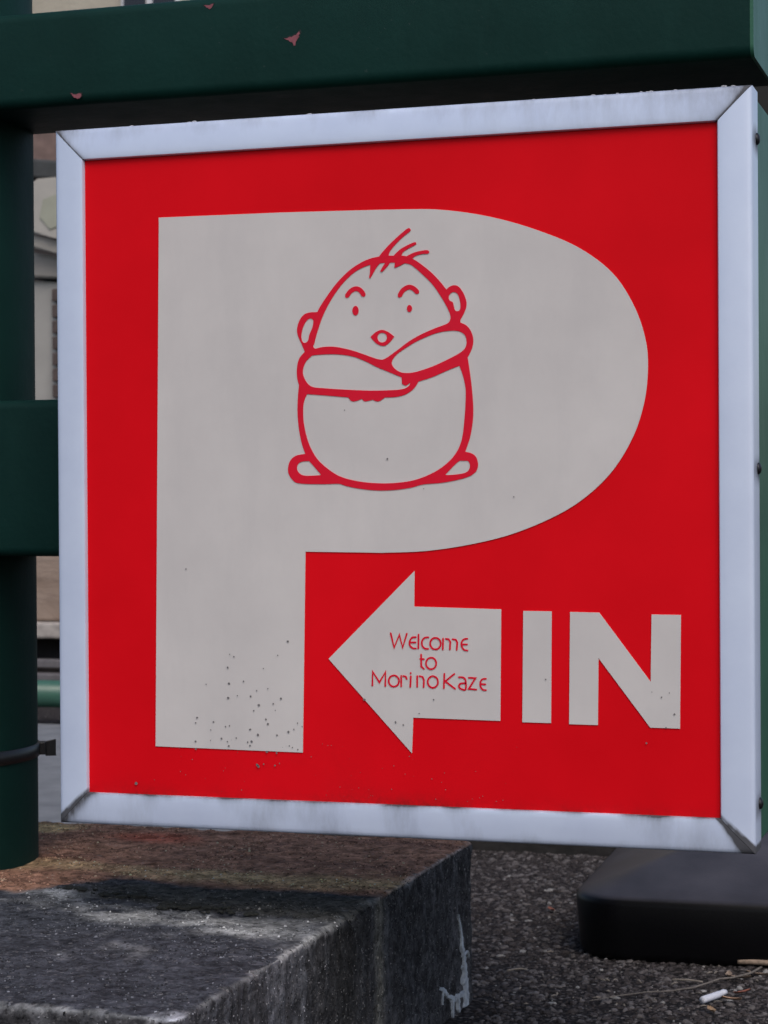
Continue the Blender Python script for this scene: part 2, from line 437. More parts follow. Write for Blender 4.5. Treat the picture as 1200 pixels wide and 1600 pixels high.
SPECKS = [(-88.3,-139.5,1.11),(-97.5,-151.4,0.74),(-137.1,-153.2,0.74),(-140.8,-151.3,0.62),(-142.7,-162.5,1.11),(-110.5,-162.6,0.62),(-141.6,-176.0,1.24),(-128.4,-173.8,0.74),(-162.5,-177.1,0.62),(-116.6,-181.4,0.62),(-106.6,-179.6,0.62),(-142.4,-188.1,1.11),(-134.1,-186.1,0.62),(-122.0,-186.4,0.99),(-94.9,-187.5,0.99),(-101.8,-192.1,0.99),(-114.8,-193.5,1.24),(-119.3,-198.4,0.74),(-100.0,-197.6,0.49),(-170.9,-205.5,0.99),(-172.3,-210.0,0.74),(-156.0,-208.8,0.87),(-158.6,-215.7,0.62),(-108.5,-205.3,0.87),(-106.7,-209.2,0.99),(-145.0,-212.5,0.74),(-141.5,-211.8,0.74),(-122.7,-214.3,1.11),(-115.8,-218.6,1.24),(-98.6,-218.5,0.99),(-88.4,-215.4,1.11),(-80.2,-207.8,0.74),(-83.5,-213.0,0.62),(-149.0,-222.7,1.11),(-143.5,-225.1,0.74),(-135.4,-221.9,0.74),(-172.5,-225.7,1.11),(-121.5,-224.3,1.11),(-125.0,-225.0,0.74),(-122.9,-228.0,0.87),(-142.3,-228.9,0.99),(-87.6,-226.9,0.62),(-84.9,-228.2,0.62),(-80.1,-229.9,0.74),(-172.3,-232.3,1.11),(-107.9,-232.8,1.24),(-99.1,-233.3,0.99),(-115.4,-245.1,1.36),(-110.8,-243.1,0.74),(-96.6,-242.1,0.62),(-76.1,-210.6,0.62),(-0.0,12.2,0.88),(-36.8,53.1,0.55),(31.2,-12.6,0.5),(107.0,-19.6,0.66),(-180.3,-79.3,0.72),(38.6,-185.4,0.72),(26.2,-196.9,0.66),(12.4,-206.7,0.83),(5.9,-204.7,0.99),(-21.3,-186.7,1.1),(132.7,-166.7,0.66),(226.5,-178.9,0.83),(236.6,-192.1,0.88),(232.6,-175.4,0.55),(218.7,-175.0,0.5),(229.8,-202.9,0.72),(214.2,-215.6,0.88),(-228.1,-263.6,1.65),(-116.7,-244.0,1.38),(-100.6,-244.0,0.83)]

# ------------------------------------------------------------------ ground
GZ = -0.55
def mat_asphalt():
    t = NT('worn_asphalt')
    v = t.voronoi(150, 'Distance')
    vc = t.voronoi(150, 'Color')
    big = t.noise(3.2, 4)
    sep = t.node('ShaderNodeSeparateColor')
    t.put(sep.inputs[0], vc)
    stone = t.ramp(sep.outputs[0], [(0, (.034, .029, .029)), (.6, (.082, .072, .071)), (.93, (.135, .123, .12)), (1, (.23, .215, .205))])
    c = t.mix(t.ramp(v, [(.25, 0.0), (.55, 1.0)]), stone, (.018, .016, .016))
    c = t.mix(t.math('MULTIPLY', t.ramp(big, [(.4, 0.0), (.6, 1.0)]), .25), c, (.04, .03, .028))
    h = t.math('SUBTRACT', 1.0, v)
    return t.done(c, .9, t.bump(t.noise(40, 4), .008, .6, t.bump(h, .004, .9)), spec=.1)
M_ASPHALT = mat_asphalt()
g = mesh_obj('ground', [(-120, -60, GZ), (120, -60, GZ), (120, 240, GZ), (-120, 240, GZ)], [(0, 1, 2, 3)], M_ASPHALT)
g['kind'] = 'structure'

def mat_concrete_pave():
    t = NT('grey_pavement')
    n = t.noise(18, 6, .65)
    c = t.ramp(n, [(.3, (.13, .135, .145)), (.7, (.2, .205, .215))])
    return t.done(c, .85, t.bump(n, .003))
p = bm_obj('pavement', box_bm(-7, -.62, .95, 2.74, GZ - .05, GZ + .006, .003), mat_concrete_pave())
p['kind'] = 'structure'

# loose chips proud of the asphalt
def chips(name, n, x0, x1, y0, y1, rmin, rmax, mats, seed):
    rnd = random.Random(seed)
    V, F, mi = [], [], []
    for _ in range(n):
        x, y = rnd.uniform(x0, x1), rnd.uniform(y0, y1)
        if -2.6 < x < -.045 and y < .49:
            continue
        r = rmin + (rmax - rmin) * rnd.random() ** 2.5
        a = rnd.uniform(0, 6.28)
        sx, sy, sz = r * rnd.uniform(.8, 1.5), r * rnd.uniform(.6, 1.0), r * rnd.uniform(.35, .75)
        b = len(V)
        k = rnd.choice((5, 6, 7))
        for lvl, (s, h) in enumerate(((1.0, -.5), (1.05, .35), (.6, 1.0))):
            for j in range(k):
                th = 6.2832 * j / k + rnd.uniform(-.25, .25)
                q = s * rnd.uniform(.8, 1.15)
                px, py = sx * q * math.cos(th), sy * q * math.sin(th)
                V.append((x + px * math.cos(a) - py * math.sin(a), y + px * math.sin(a) + py * math.cos(a), GZ + sz * (h + rnd.uniform(-.2, .2))))
        for l in (0, 1):
            for j in range(k):
                F.append((b + l * k + j, b + l * k + (j + 1) % k, b + (l + 1) * k + (j + 1) % k, b + (l + 1) * k + j))
        F.append(tuple(b + 2 * k + j for j in range(k)))
        m = rnd.choices(range(len(mats)), (64, 34, 1.6))[0]
        mi += [m] * (2 * k + 1)
    o = mesh_obj(name, V, F, None)
    for m in mats:
        o.data.materials.append(m)
    o.data.polygons.foreach_set('material_index', mi)
    o['kind'] = 'stuff'
    o['label'] = 'loose dark stone chips bedded in the rough asphalt'
    o['category'] = 'gravel'
    return o
cm = [mat_plain('dark_chip', (.054, .047, .047), .85, .6, 160, spec=.1), mat_plain('grey_chip', (.115, .104, .103), .8, .5, 160, spec=.15), mat_plain('pale_chip', (.26, .25, .24), .65, .3, 160)]
chips('asphalt_chips', 26000, -.34, .5, .28, 1.4, .0010, .0050, cm, 3)

# ------------------------------------------------------------------ concrete plinth
BX0, BX1, BY0, BY1, BZ = -2.5, -.062, -.29, .486, -.383
def frange(a, b, st):
    n = max(1, round((b - a) / st))
    return [a + (b - a) * i / n for i in range(n + 1)]
def plinth():
    xs = frange(BX0, -.8, .06)[:-1] + frange(-.8, BX1, .004)
    ys = frange(BY0, BY1, .004)
    zs = frange(GZ - .02, BZ, .004)
    V, F, idx = [], [], {}
    def vid(p):
        k = (round(p[0], 5), round(p[1], 5), round(p[2], 5))
        if k not in idx:
            idx[k] = len(V)
            V.append(Vector(p))
        return idx[k]
    def grid(A, B, f):
        for i in range(len(A) - 1):
            for j in range(len(B) - 1):
                F.append((vid(f(A[i], B[j])), vid(f(A[i + 1], B[j])), vid(f(A[i + 1], B[j + 1])), vid(f(A[i], B[j + 1]))))
    grid(xs, ys, lambda a, b: (a, b, zs[-1]))
    grid(ys, zs, lambda a, b: (BX1, a, b))
    grid(xs, zs, lambda a, b: (a, BY0, b))
    grid(xs, zs, lambda a, b: (a, BY1, b))
    grid(ys, zs, lambda a, b: (BX0, a, b))
    lo, hi = Vector((BX0, BY0, -9)), Vector((BX1, BY1, BZ))
    nz = noise.noise
    out, cols = [], []
    for p in V:
        r = .0035 + .007 * max(0, nz(p * 25)) + .014 * max(0, nz(p * 70) - .2) + .004 * max(0, nz(p * 160))
        if p.x > BX1 - .08:
            r += (.012 + .008 * nz(p * 30)) * math.exp(-((p.y - .098) / .042) ** 2)
        q = Vector([min(max(p[k], lo[k] + r), hi[k] - r) for k in range(3)])
        d = p - q
        nrm = d.normalized() if d.length > 1e-9 else Vector((0, 0, 1))
        s = q + nrm * r
        s += nrm * (.0026 * nz(p * 14) + .0016 * nz(p * 45) + .0013 * nz(p * 110))
        out.append(s)
        x, y, z = p
        edge = sum(1 for k in range(3) if abs(d[k]) > .3 * r) >= 2
        w = nz(Vector((x * 9, y * 9, z * 9))) * .5 + nz(Vector((x * 26, y * 26, z * 26 + 5))) * .35 + nz(Vector((x * 80, y * 80, z * 80))) * .2
        top = nrm.z > .6
        def lerp(a, b, t):
            t = min(1, max(0, t))
            return tuple(u + (v - u) * t for u, v in zip(a, b))
        BLUE, LIGHT, DARK, BROWN = (.050, .053, .063), (.31, .312, .31), (.070, .068, .062), (.33, .175, .115)
        if top:
            c = BLUE
            # pale worn patch in front of the dark run-off
            e = math.exp(-(((x + .19) / .15) ** 2 + ((y - (.02 - .18 * (x + .19))) / .045) ** 2))
            e = max(e, .85 * math.exp(-(((x + .33) / .07) ** 2 + ((y - .105) / .03) ** 2)))
            c = lerp(c, LIGHT, (e * (.75 + .9 * nz(Vector((x * 22, y * 34, 4)))) + w * .75 - .2) * 1.35)
            # brown lichen stained rear half
            ybr = .165 + .02 * nz(Vector((x * 11, 3, 0))) + (.0 if x > -.33 else -.075 * min(1, (-.33 - x) / .1))
            fb = (y - ybr) / .022 + w * (1.0 if x > -.33 else 3.2)
            band = .5 + .5 * nz(Vector((x * 5, y * 30, 1)))
            br = lerp(BROWN, (.55, .37, .20), (math.exp(-((y - .225 - .02 * nz(Vector((x * 6, 0, 7)))) / .035) ** 2) * 1.3 + w * .9 - .35))
            br = lerp(br, (.17, .088, .07), (band - .55) * 1.6 + .3 * w)
            br = lerp(br, (.42, .13, .08), 1.5 * math.exp(-(((x + .40) / .06) ** 2 + ((y - .415) / .035) ** 2)) + .5 * w - .35)
            br = lerp(br, (.62, .42, .21), 1.7 * math.exp(-(((x + .545) / .05) ** 2 + ((y - .45) / .03) ** 2)) + .4 * w - .3)
            c = lerp(c, br, fb)
            # black wet run-off
            ylo = .052 + .03 * (-.08 - x) / .25 + .012 * nz(Vector((x * 40, 0, 2)))
            fd = min((y - ylo) / .02, (ybr - y) / .02 + .4, (x + .345) / .03) + w * 1.1 + .5 * nz(Vector((x * 30, y * 60, 8)))
            c = lerp(c, DARK, fd)
            if edge:
                c = lerp(c, LIGHT, .35 + w)
            c = lerp(c, (.45, .46, .5), 1.4 - ((x - BX1) ** 2 + (y - BY0) ** 2) ** .5 / .02 + w)
        else:
            stre = nz(Vector((y * 45 + x * 45, z * 6, 3))) * .6 + nz(Vector((y * 130 + x * 130, z * 20, 9))) * .5
            c = lerp((.042, .041, .044), (.125, .127, .14), stre * .9 + w * .4)
            if nrm.x > .5:
                g1 = math.exp(-((y - .163) / .014) ** 2)
                c = lerp(c, (.19, .18, .155), g1 * .75 + stre * .3 - .12)
                g2 = 1 / (1 + math.exp((y + .03) / .02))
                c = lerp(c, (.15, .154, .175), g2 * (.30 + stre * .9))
                c = lerp(c, (.025, .025, .026), .9 * math.exp(-((y - .065) / .05) ** 2))
            if edge:
                c = lerp(c, (.26, .26, .27), .15 + w)
        cols.append(c)
    t = NT('stained_concrete')
    col = t.attr('stain', 'Color')
    n = t.noise(85, 6, .68)
    v = t.voronoi(380, 'Color')
    sep = t.node('ShaderNodeSeparateColor')
    t.put(sep.inputs[0], v)
    k = t.ramp(n, [(.33, .38), (.5, .98), (.66, 1.75)])
    cc = t.mix(1.0, col, k, 'MULTIPLY')
    fl = t.math('MULTIPLY', t.ramp(t.noise(210, 4, .7), [(.57, 0.0), (.68, 1.0)]), t.ramp(t.noise(26, 4, .7), [(.40, .12), (.66, .85)]))
    cc = t.mix(t.math('MULTIPLY', fl, .5), cc, (.36, .355, .36))
    cc = t.mix(t.ramp(sep.outputs[0], [(.985, 0.0), (.996, .3)]), cc, (.34, .335, .33))
    cc = t.mix(t.ramp(sep.outputs[1], [(.9, 0.0), (.97, .55)]), cc, (.008, .008, .009))
    nm = t.bump(t.noise(70, 5, .65), .005, .6)
    nm = t.bump(n, .0025, .6, nm)
    m = t.done(cc, .95, nm, spec=.04)
    tg = NT('concrete_grit')
    m_grit = tg.done(tg.attr('stain', 'Color'), .8, spec=.2)
    root = thing('concrete_plinth', ((BX0 + BX1) / 2, (BY0 + BY1) / 2, GZ), 'low black stained concrete plinth with brown lichen on top, carrying the green post', 'plinth')
    o = mesh_obj('block', out, F, m, root, True)
    set_color(o, 'stain', cols)
    # white lime run on the right-hand face: a crust slightly proud of the concrete
    lime = mat_plain('lime_crust', (.34, .37, .41), .85, .35, 150, bump=.002)
    X = BX1 + .0004
    def crust(path, ws, seed):
        rnd = random.Random(seed)
        pts = []
        for i in range(len(path) - 1):
            for k_ in range(8):
                tt = k_ / 8
                pts.append((path[i][0] + (path[i + 1][0] - path[i][0]) * tt, path[i][1] + (path[i + 1][1] - path[i][1]) * tt, ws[i] + (ws[i + 1] - ws[i]) * tt))
        pts.append((*path[-1], ws[-1]))
        Vv, Ff = [], []
        for i, (y, z, w_) in enumerate(pts):
            j0 = w_ * rnd.uniform(.5, 1.25); j1 = w_ * rnd.uniform(.5, 1.25)
            a_, b_ = pts[max(i - 1, 0)], pts[min(i + 1, len(pts) - 1)]
            t2 = Vector((b_[0] - a_[0], b_[1] - a_[1])).normalized()
            ny, nzz = -t2.y, t2.x * .55
            for k2, xx in ((-j0, -.004), (-.5 * j0, .0012), (.5 * j1, .0014), (j1, -.004)):
                Vv.append((X + xx + rnd.uniform(-.0003, .0003), y + ny * k2, z + nzz * k2))
        for i in range(len(pts) - 1):
            for k_ in range(3):
                Ff.append((4 * i + k_, 4 * i + k_ + 1, 4 * i + k_ + 5, 4 * i + k_ + 4))
        return Vv, Ff
    Vv, Ff = [], []
    for path, ws, sd_ in (([(.424, -.449), (.432, -.463), (.440, -.485), (.4475, -.500), (.453, -.527), (.456, -.56)], [.0015, .004, .0068, .0095, .0135, .016], 1),
                          ([(.352, -.5085), (.372, -.516), (.388, -.526), (.412, -.533), (.446, -.535)], [.004, .007, .005, .008, .008], 2),
                          ([(.366, -.515), (.365, -.528)], [.004, .001], 3),
                          ([(.404, -.530), (.403, -.550)], [.007, .002], 4),
                          ([(.424, -.53), (.426, -.556)], [.008, .003], 5),
                          ([(.447, -.497), (.4615, -.494), (.466, -.503)], [.0007, .001, .0006], 6)):
        a, b = crust(path, ws, sd_)
        n0 = len(Vv)
        Vv += a
        Ff += [tuple(i + n0 for i in f) for f in b]
    s = mesh_obj('lime_run', Vv, Ff, lime, root)
    s['label'] = 'pale forked lime run on the plinth side'
    # grit standing proud of the weathered surface
    rnd = random.Random(21)
    from mathutils.kdtree import KDTree
    kd = KDTree(len(out))
    for i_, q in enumerate(out):
        kd.insert(q, i_)
    kd.balance()
    GV, GF, GC = [], [], []
    def grain(co, nrm, r, f):
        q, i_, _d = kd.find(co)
        base_c = cols[i_]
        a1 = nrm.orthogonal().normalized(); a2 = nrm.cross(a1)
        th = rnd.uniform(0, 6.28)
        u_ = a1 * math.cos(th) + a2 * math.sin(th); v_ = nrm.cross(u_)
        b0 = len(GV)
        c0 = q if nrm.z > .5 else Vector((q.x if abs(nrm.x) > .5 else co.x, q.y if abs(nrm.y) > .5 else co.y, co.z))
        if nrm.z > .5:
            c0 = Vector((co.x, co.y, q.z))
        for su, sv in ((1, .2), (.1, 1), (-1, .1), (-.2, -1)):
            GV.append(c0 + (u_ * su * rnd.uniform(.7, 1.3) + v_ * sv * rnd.uniform(.6, 1.1)) * r - nrm * r * .6)
        GV.append(c0 + (u_ * .4 + v_ * .1) * r + nrm * r * rnd.uniform(.25, .6))
        GV.append(c0 + (u_ * -.4 + v_ * -.15) * r + nrm * r * rnd.uniform(.25, .6))
        GF.extend([(b0, b0 + 1, b0 + 4), (b0 + 1, b0 + 2, b0 + 5, b0 + 4), (b0 + 2, b0 + 3, b0 + 5), (b0 + 3, b0, b0 + 4, b0 + 5)])
        cc_ = tuple(min(.62, ch * f + .02 * max(0, f - 1)) for ch in base_c)
        GC.extend([cc_] * 6)
    def tone():
        z_ = rnd.random()
        return rnd.uniform(.2, .6) if z_ < .48 else (rnd.uniform(.8, 1.6) if z_ < .86 else rnd.uniform(1.7, 3.2))
    for _ in range(26000):
        x, y = rnd.uniform(-.66, BX1 - .003), rnd.uniform(BY0 + .002, BY1 - .002)
        if nz(Vector((x * 16, y * 16, 11))) < rnd.uniform(-.5, .3):
            continue
        grain(Vector((x, y, BZ)), Vector((0, 0, 1)), .0006 + .0016 * rnd.random() ** 2.2, tone())
    for _ in range(9000):
        y, z = rnd.uniform(BY0 + .003, BY1 - .003), rnd.uniform(GZ, BZ - .003)
        grain(Vector((BX1, y, z)), Vector((1, 0, 0)), .0005 + .0012 * rnd.random() ** 2.2, tone())
    for _ in range(1500):
        x, z = rnd.uniform(-.4, BX1 - .003), rnd.uniform(BZ - .06, BZ - .003)
        grain(Vector((x, BY0, z)), Vector((0, -1, 0)), .0005 + .0014 * rnd.random() ** 2, tone())
    go = mesh_obj('surface_grit', GV, GF, m_grit, root)
    set_color(go, 'stain', GC)
    go['kind'] = 'stuff'
    # crumbs of moss along the edge of the run-off
    moss = mat_plain('black_moss', (.018, .019, .016), .95, .5, 300, bump=.003)
    rnd = random.Random(5)
    bm = bmesh.new()
    for cx, cy, n_ in ((-.285, .108, 26), (-.215, .075, 40), (-.345, .125, 14), (-.165, .06, 10)):
        for _ in range(n_):
            r = rnd.uniform(.0015, .0045)
            mtx = Matrix.Translation((cx + rnd.gauss(0, .016), cy + rnd.gauss(0, .005), BZ + r * .2)) @ Matrix.Diagonal((1.5, 1, .55, 1))
            bmesh.ops.create_icosphere(bm, subdivisions=1, radius=r, matrix=mtx)
    for v_ in bm.verts:
        v_.co += Vector((nz(v_.co * 400), nz(v_.co * 410 + Vector((9, 0, 0))), nz(v_.co * 390))) * .0012
    mo = bm_obj('moss_crumbs', bm, moss, root)
    mo['kind'] = 'stuff'
plinth()

# ------------------------------------------------------------------ low dark kerb behind the asphalt
kerb = bm_obj('kerb', box_bm(-.42, 2.4, 1.372, 1.55, GZ - .02, GZ + .13, .01), mat_plain('dark_kerb', (.02, .018, .017), .9, .4, 40, bump=.004), origin=(1, 1.46, GZ))  # whole kerb coloured near black
tag(kerb, 'low dark kerb running behind the asphalt and the black pedestal base', 'kerb')

# ------------------------------------------------------------------ green guard rail
POSTX, POSTY, POSTR = -.5616, .2278, .110
rail = thing('guard_rail', (POSTX, POSTY, BZ), 'dark green painted steel guard rail with round post and rounded beams around the sign', 'guard rail')
def rounded_tube(y0, y1, z0, z1, r, x0, x1, nseg=60, cap=False):
    prof = []
    for (cy, cz, a0) in ((y1 - r, z1 - r, 0), (y0 + r, z1 - r, 90), (y0 + r, z0 + r, 180), (y1 - r, z0 + r, 270)):
        for k in range(7):
            a = math.radians(a0 + 15 * k)
            prof.append((cy + r * math.cos(a), cz + r * math.sin(a)))
    bm = bmesh.new()
    rings = []
    for i in range(nseg + 1):
        x = x0 + (x1 - x0) * i / nseg
        rings.append([bm.verts.new((x, y, z)) for y, z in prof])
    n = len(prof)
    for a, b in zip(rings, rings[1:]):
        for k in range(n):
            bm.faces.new((a[k], a[(k + 1) % n], b[(k + 1) % n], b[k]))
    bm.faces.new(rings[0]); bm.faces.new(rings[-1][::-1])
    return bm
def shade_auto(o, ang=35):
    o.data.polygons.foreach_set('use_smooth', [True] * len(o.data.polygons))
    try:
        o.data.set_sharp_from_angle(angle=math.radians(ang))
    except Exception:
        pass
BEAM_END = .2828
beam = bm_obj('top_beam', rounded_tube(.14, .283, .3513, .4413, .010, -2.6, BEAM_END - .003), M_GREEN, rail); shade_auto(beam)
cap = bm_obj('end_cap', rounded_tube(.1405, .2825, .3518, .4408, .010, BEAM_END - .003, BEAM_END, 1), M_GREEN_SKYLIT, rail); shade_auto(cap)
mid = bm_obj('middle_rail', rounded_tube(.14, .283, -.0734, .0751, .009, -2.6, .24), M_GREEN, rail); shade_auto(mid)
for px in (POSTX, -2.1):
    prof = [(POSTR, BZ - .004), (POSTR, -.2), (POSTR, .1), (POSTR, .56), (POSTR - .003, .57), (POSTR - .012, .576), (.05, .58), (.005, .581)]
    po = bm_obj('post', lathe_bm(prof, 64, (px, POSTY)), M_GREEN, rail); shade_auto(po)
def chip(pts, seed):
    rnd = random.Random(seed)
    out = []
    for i in range(len(pts)):
        a, b = Vector(pts[i]), Vector(pts[(i + 1) % len(pts)])
        for k in range(4):
            q = a.lerp(b, k / 4) + Vector((rnd.uniform(-.6, .6), rnd.uniform(-.6, .6)))
            out.append(Vector((517.5, -19.2)) + (q - Vector((517.5, -19.2))) * 1.0173)
    o = fill_shape('paint_chip', [out], M_PRIMER, beam, .1396, .0008)
    o['label'] = 'flaked spot of pink primer'
    cen = sum(out, Vector((0, 0))) / len(out)
    rim = [cen + (q - cen) * (1.22 + .1 * noise.noise(Vector((q.x, q.y, seed)))) + Vector((0, .5)) for q in out]
    fill_shape('chip_edge', [rim], M_CHIPEDGE, beam, .1399, .0006)
chip([(-128, 389.5), (-121, 391), (-113.5, 394.5), (-115, 389), (-117, 386), (-118.5, 382.3), (-121, 385.5)], 1)
chip([(-338.5, 355), (-336, 353.8), (-328, 353.6), (-327, 351.8), (-331, 349.2), (-335, 350), (-336.5, 352)], 2)
chip([(-205, 425), (-199.5, 421.5), (-196, 425.5)], 3)

# cable tie round the post
tie = thing('cable_tie', (POSTX, POSTY, -.280), 'black plastic cable tie strapped round the round green post', 'cable tie')
bm_obj('band', lathe_bm([(POSTR + .0002, -.280), (POSTR + .0017, -.2795), (POSTR + .0017, -.2665), (POSTR + .0002, -.266)], 64, (POSTX, POSTY)), M_BLACK, tie, True)
n_ = Vector((.88, .475, 0)); t_ = Vector((-.475, .88, 0))
hb = box_bm(-.006, .006, POSTR + .0002, POSTR + .0079, -.2795, -.2665, .0012)
for v in hb.verts:
    v.co = Vector((POSTX, POSTY, 0)) + t_ * v.co.x + n_ * v.co.y + Vector((0, 0, v.co.z))
bm_obj('buckle', hb, M_BLACK, tie)
tb = box_bm(-.0013, .0013, POSTR + .0074, POSTR + .0182, -.2815, -.2665, .0005)
for v in tb.verts:
    v.co = Vector((POSTX, POSTY, 0)) + t_ * (v.co.x + .001) + n_ * v.co.y + Vector((0, 0, v.co.z + (.002 if v.co.y > POSTR + .016 and v.co.z > -.274 else 0)))
bm_obj('tail', tb, M_BLACK, tie)

# iron ring standing on the beam beside the post
pth = []
for k in range(25):
    a = 2 * math.pi * k / 24
    pth.append((-.4738 + .0095 * math.cos(a), .245, .4745 + .0285 * math.sin(a)))
ring = bm_obj('iron_ring', tube_bm(pth, .0045, 10), mat_plain('dark_iron', (.025, .016, .02), .5, .4, 200, .3), origin=(-.4738, .245, .4415), smooth=True)
tag(ring, 'dark iron chain link standing on the green top beam against the post', 'ring')

# ------------------------------------------------------------------ the lit parking sign
sign = thing('parking_sign', (0, .055, -.3), 'square red and white parking entrance sign in a white metal frame', 'sign')
H = .3
hs = bm_obj('housing', box_bm(-.2975, .2975, .012, .1395, -.2975, .2975, .002), M_GREEN_SKYLIT, sign)
hs['label'] = 'green box body behind the white frame'
FW = .0272
PROF = [(0.0, .033), (0.0, .0032), (.0006, .0016), (.0018, .0006), (.0042, 0.0)] + [(.0042 + (.0252 - .0042) * k / 7, -.0012 * math.sin(math.pi * .62 * k / 7)) for k in range(1, 8)] + [(.0264, -.0009), (FW, .0006), (FW, .006)]
def frame_member(side):
    N = 240
    V, F, D = [], [], []
    nz = noise.noise
    for i in range(N + 1):
        s = -1 + 2 * i / N
        for j, (d, y) in enumerate(PROF):
            L = H - d - .00022
            a, b = s * L, H - d
            if side == 'top': x, z = a, b
            elif side == 'bottom': x, z = a, -b
            elif side == 'left': x, z = -b, a
            else: x, z = b, a
            V.append((x, y, z))
            endd = L - abs(a)                       # distance from the mitre
            u = d / FW
            q = nz(Vector((x * 30, z * 30, 2 + y * 50)))
            dirt = .05
            if side == 'top':
                dirt += .34 * math.exp(-u / .2) * (.6 + q) + .75 * math.exp(-endd / .0022) + .35 * math.exp(-endd / .02) * math.exp(-u / .4)
                dirt += .09 + .2 * max(0, x / .3) * (1 - .5 * u)
            elif side == 'bottom':
                k = .009 if x < 0 else .0075
                wedge = endd / (k * (1.25 - .9 * u if x > 0 else 1.2 - .35 * u))
                dirt += (1.15 if x > 0 else .85) / (1 + math.exp(min(50, (wedge - (1 if x > 0 else .7)) * (5 if x > 0 else 3.5)))) + .6 * math.exp(-(1 - u) / .06) * (.8 + q) + .13 * math.exp(-u / .15) + .27 * (.5 + q)
            else:
                e = H - d + a                       # distance above the bottom mitre
                dirt += .9 / (1 + math.exp(min(50, (endd - .0035 - .003 * (1 - u)) * 1500))) * (1 if a < 0 else .12)
                if side == 'left' and a < 0:
                    dirt += .5 * math.exp(-endd / .008) * (1 - u)
                if side == 'right' and d == 0.0:
                    for zs in (.2614, .0015, -.2632):
                        dirt += .9 * math.exp(-((z - zs + .002) / .011) ** 2) * (1 if y > .006 else .5)
            D.append(max(0, dirt))
    M = len(PROF)
    for i in range(N):
        for j in range(M - 1):
            F.append((i * M + j, (i + 1) * M + j, (i + 1) * M + j + 1, i * M + j + 1))
    F.append(tuple(range(M)))
    F.append(tuple(N * M + j for j in range(M))[::-1])
    bm = bmesh.new()
    vs = [bm.verts.new(v) for v in V]
    for f in F:
        bm.faces.new([vs[k] for k in f])
    o = bm_obj('frame_' + ('rail' if side in ('top', 'bottom') else 'stile'), bm, M_FRAME, sign)
    set_attr(o, 'dirt', D)
    shade_auto(o, 40)
    return o
fr = {s: frame_member(s) for s in ('top', 'bottom', 'left', 'right')}
for zs, ys in ((.2614, .025), (.0015, .024), (-.2632, .024)):
    bm = bmesh.new()
    bmesh.ops.create_uvsphere(bm, u_segments=14, v_segments=8, radius=1)
    for v in bm.verts:
        v.co = Vector((H + .0003 + .0028 * v.co.x, ys + .0048 * v.co.y, zs + .0048 * v.co.z))
    bm_obj('screw', bm, M_SCREW, fr['right'], True)
# crumbs of dirt caught on the top edge
bm = bmesh.new()
rnd = random.Random(2)
for k in range(34):
    x = rnd.uniform(.12, .285) if k < 26 else rnd.uniform(-.25, .1)
    bmesh.ops.create_icosphere(bm, subdivisions=1, radius=rnd.uniform(.0004, .0013), matrix=Matrix.Translation((x, rnd.uniform(.003, .012), H + .0003)) @ Matrix.Diagonal((2.2, 1, .8, 1)))
cr = bm_obj('dust_crumbs', bm, mat_plain('pale_dust', (.4, .4, .42), .95, .3, 300), fr['top'])
cr['kind'] = 'stuff'

# red face
PY = .0034
W2 = H - FW + .002
N = 120
V, F, D = [], [], []
for i in range(N + 1):
    for j in range(N + 1):
        x, z = -W2 + 2 * W2 * i / N, -W2 + 2 * W2 * j / N
        V.append((x, PY, z))
        q = noise.noise(Vector((x * 12, z * 20, 3)))
        b = z + W2
        D.append(max(0, .95 * math.exp(-b / .005) * (.8 + q) + .45 * math.exp(-b / .025) * max(0, q) * (1.3 if -.2 < x < .12 else .5)))
for i in range(N):
    for j in range(N):
        a = i * (N + 1) + j
        F.append((a, a + N + 1, a + N + 2, a + 1))
panel = mesh_obj('face_panel', V, F, M_RED, sign)
panel['label'] = 'red acrylic face with white letter P, arrow and IN'
set_attr(panel, 'dirt', D)

Y1, TH = .0026, .0008
fill_shape('parking_letter', [spline(LETTER_P, n=6)], M_WHITE, panel, Y1, TH)
fill_shape('arrow', [spline(ARROW)], M_WHITE, panel, Y1, TH)
fill_shape('sign_letter', [spline(LETTER_I)], M_WHITE, panel, Y1, TH)
fill_shape('sign_letter', [spline(LETTER_N)], M_WHITE, panel, Y1, TH)
Y2 = .0021
fill_shape('figure_outline', [spline(EMBLEM_OUTER)] + [spline(h) for h in EMBLEM_HOLES], M_RED_PRINT, panel, Y2, .0005)
for k, h in enumerate(HAIR):
    fill_shape('hair_tuft', [spline(h)], M_RED_PRINT, panel, Y2 - .0001 - .00001 * k, .0006)
for b in BROWS:
    V, F = [], []
    ribbon(spline(b, False, 5), 3.9, Y2, .0005, V, F)
    mesh_obj('eyebrow', V, F, M_RED_PRINT, panel)
for c, a, b in EYES:
    rx, rz = abs(a[0] - c[0]), abs(b[1] - c[1])
    fill_shape('eye', [[(c[0] + rx * math.cos(t / 24 * 6.2832), c[1] + rz * math.sin(t / 24 * 6.2832)) for t in range(24)]], M_RED_PRINT, panel, Y2, .0005)
fill_shape('mouth', [spline(MOUTH), spline(MOUTH_HOLE)], M_RED_PRINT, panel, Y2, .0005)
for glyph in TEXT:
    V, F = [], []
    for k, s in enumerate(glyph):
        ribbon(spline(s, False, 4) if len(s) > 5 else s, 1.45, Y2 + .00004 * k, .0004, V, F)
    mesh_obj('small_letter', V, F, M_RED_PRINT, panel)
bm = bmesh.new()
rnd = random.Random(9)
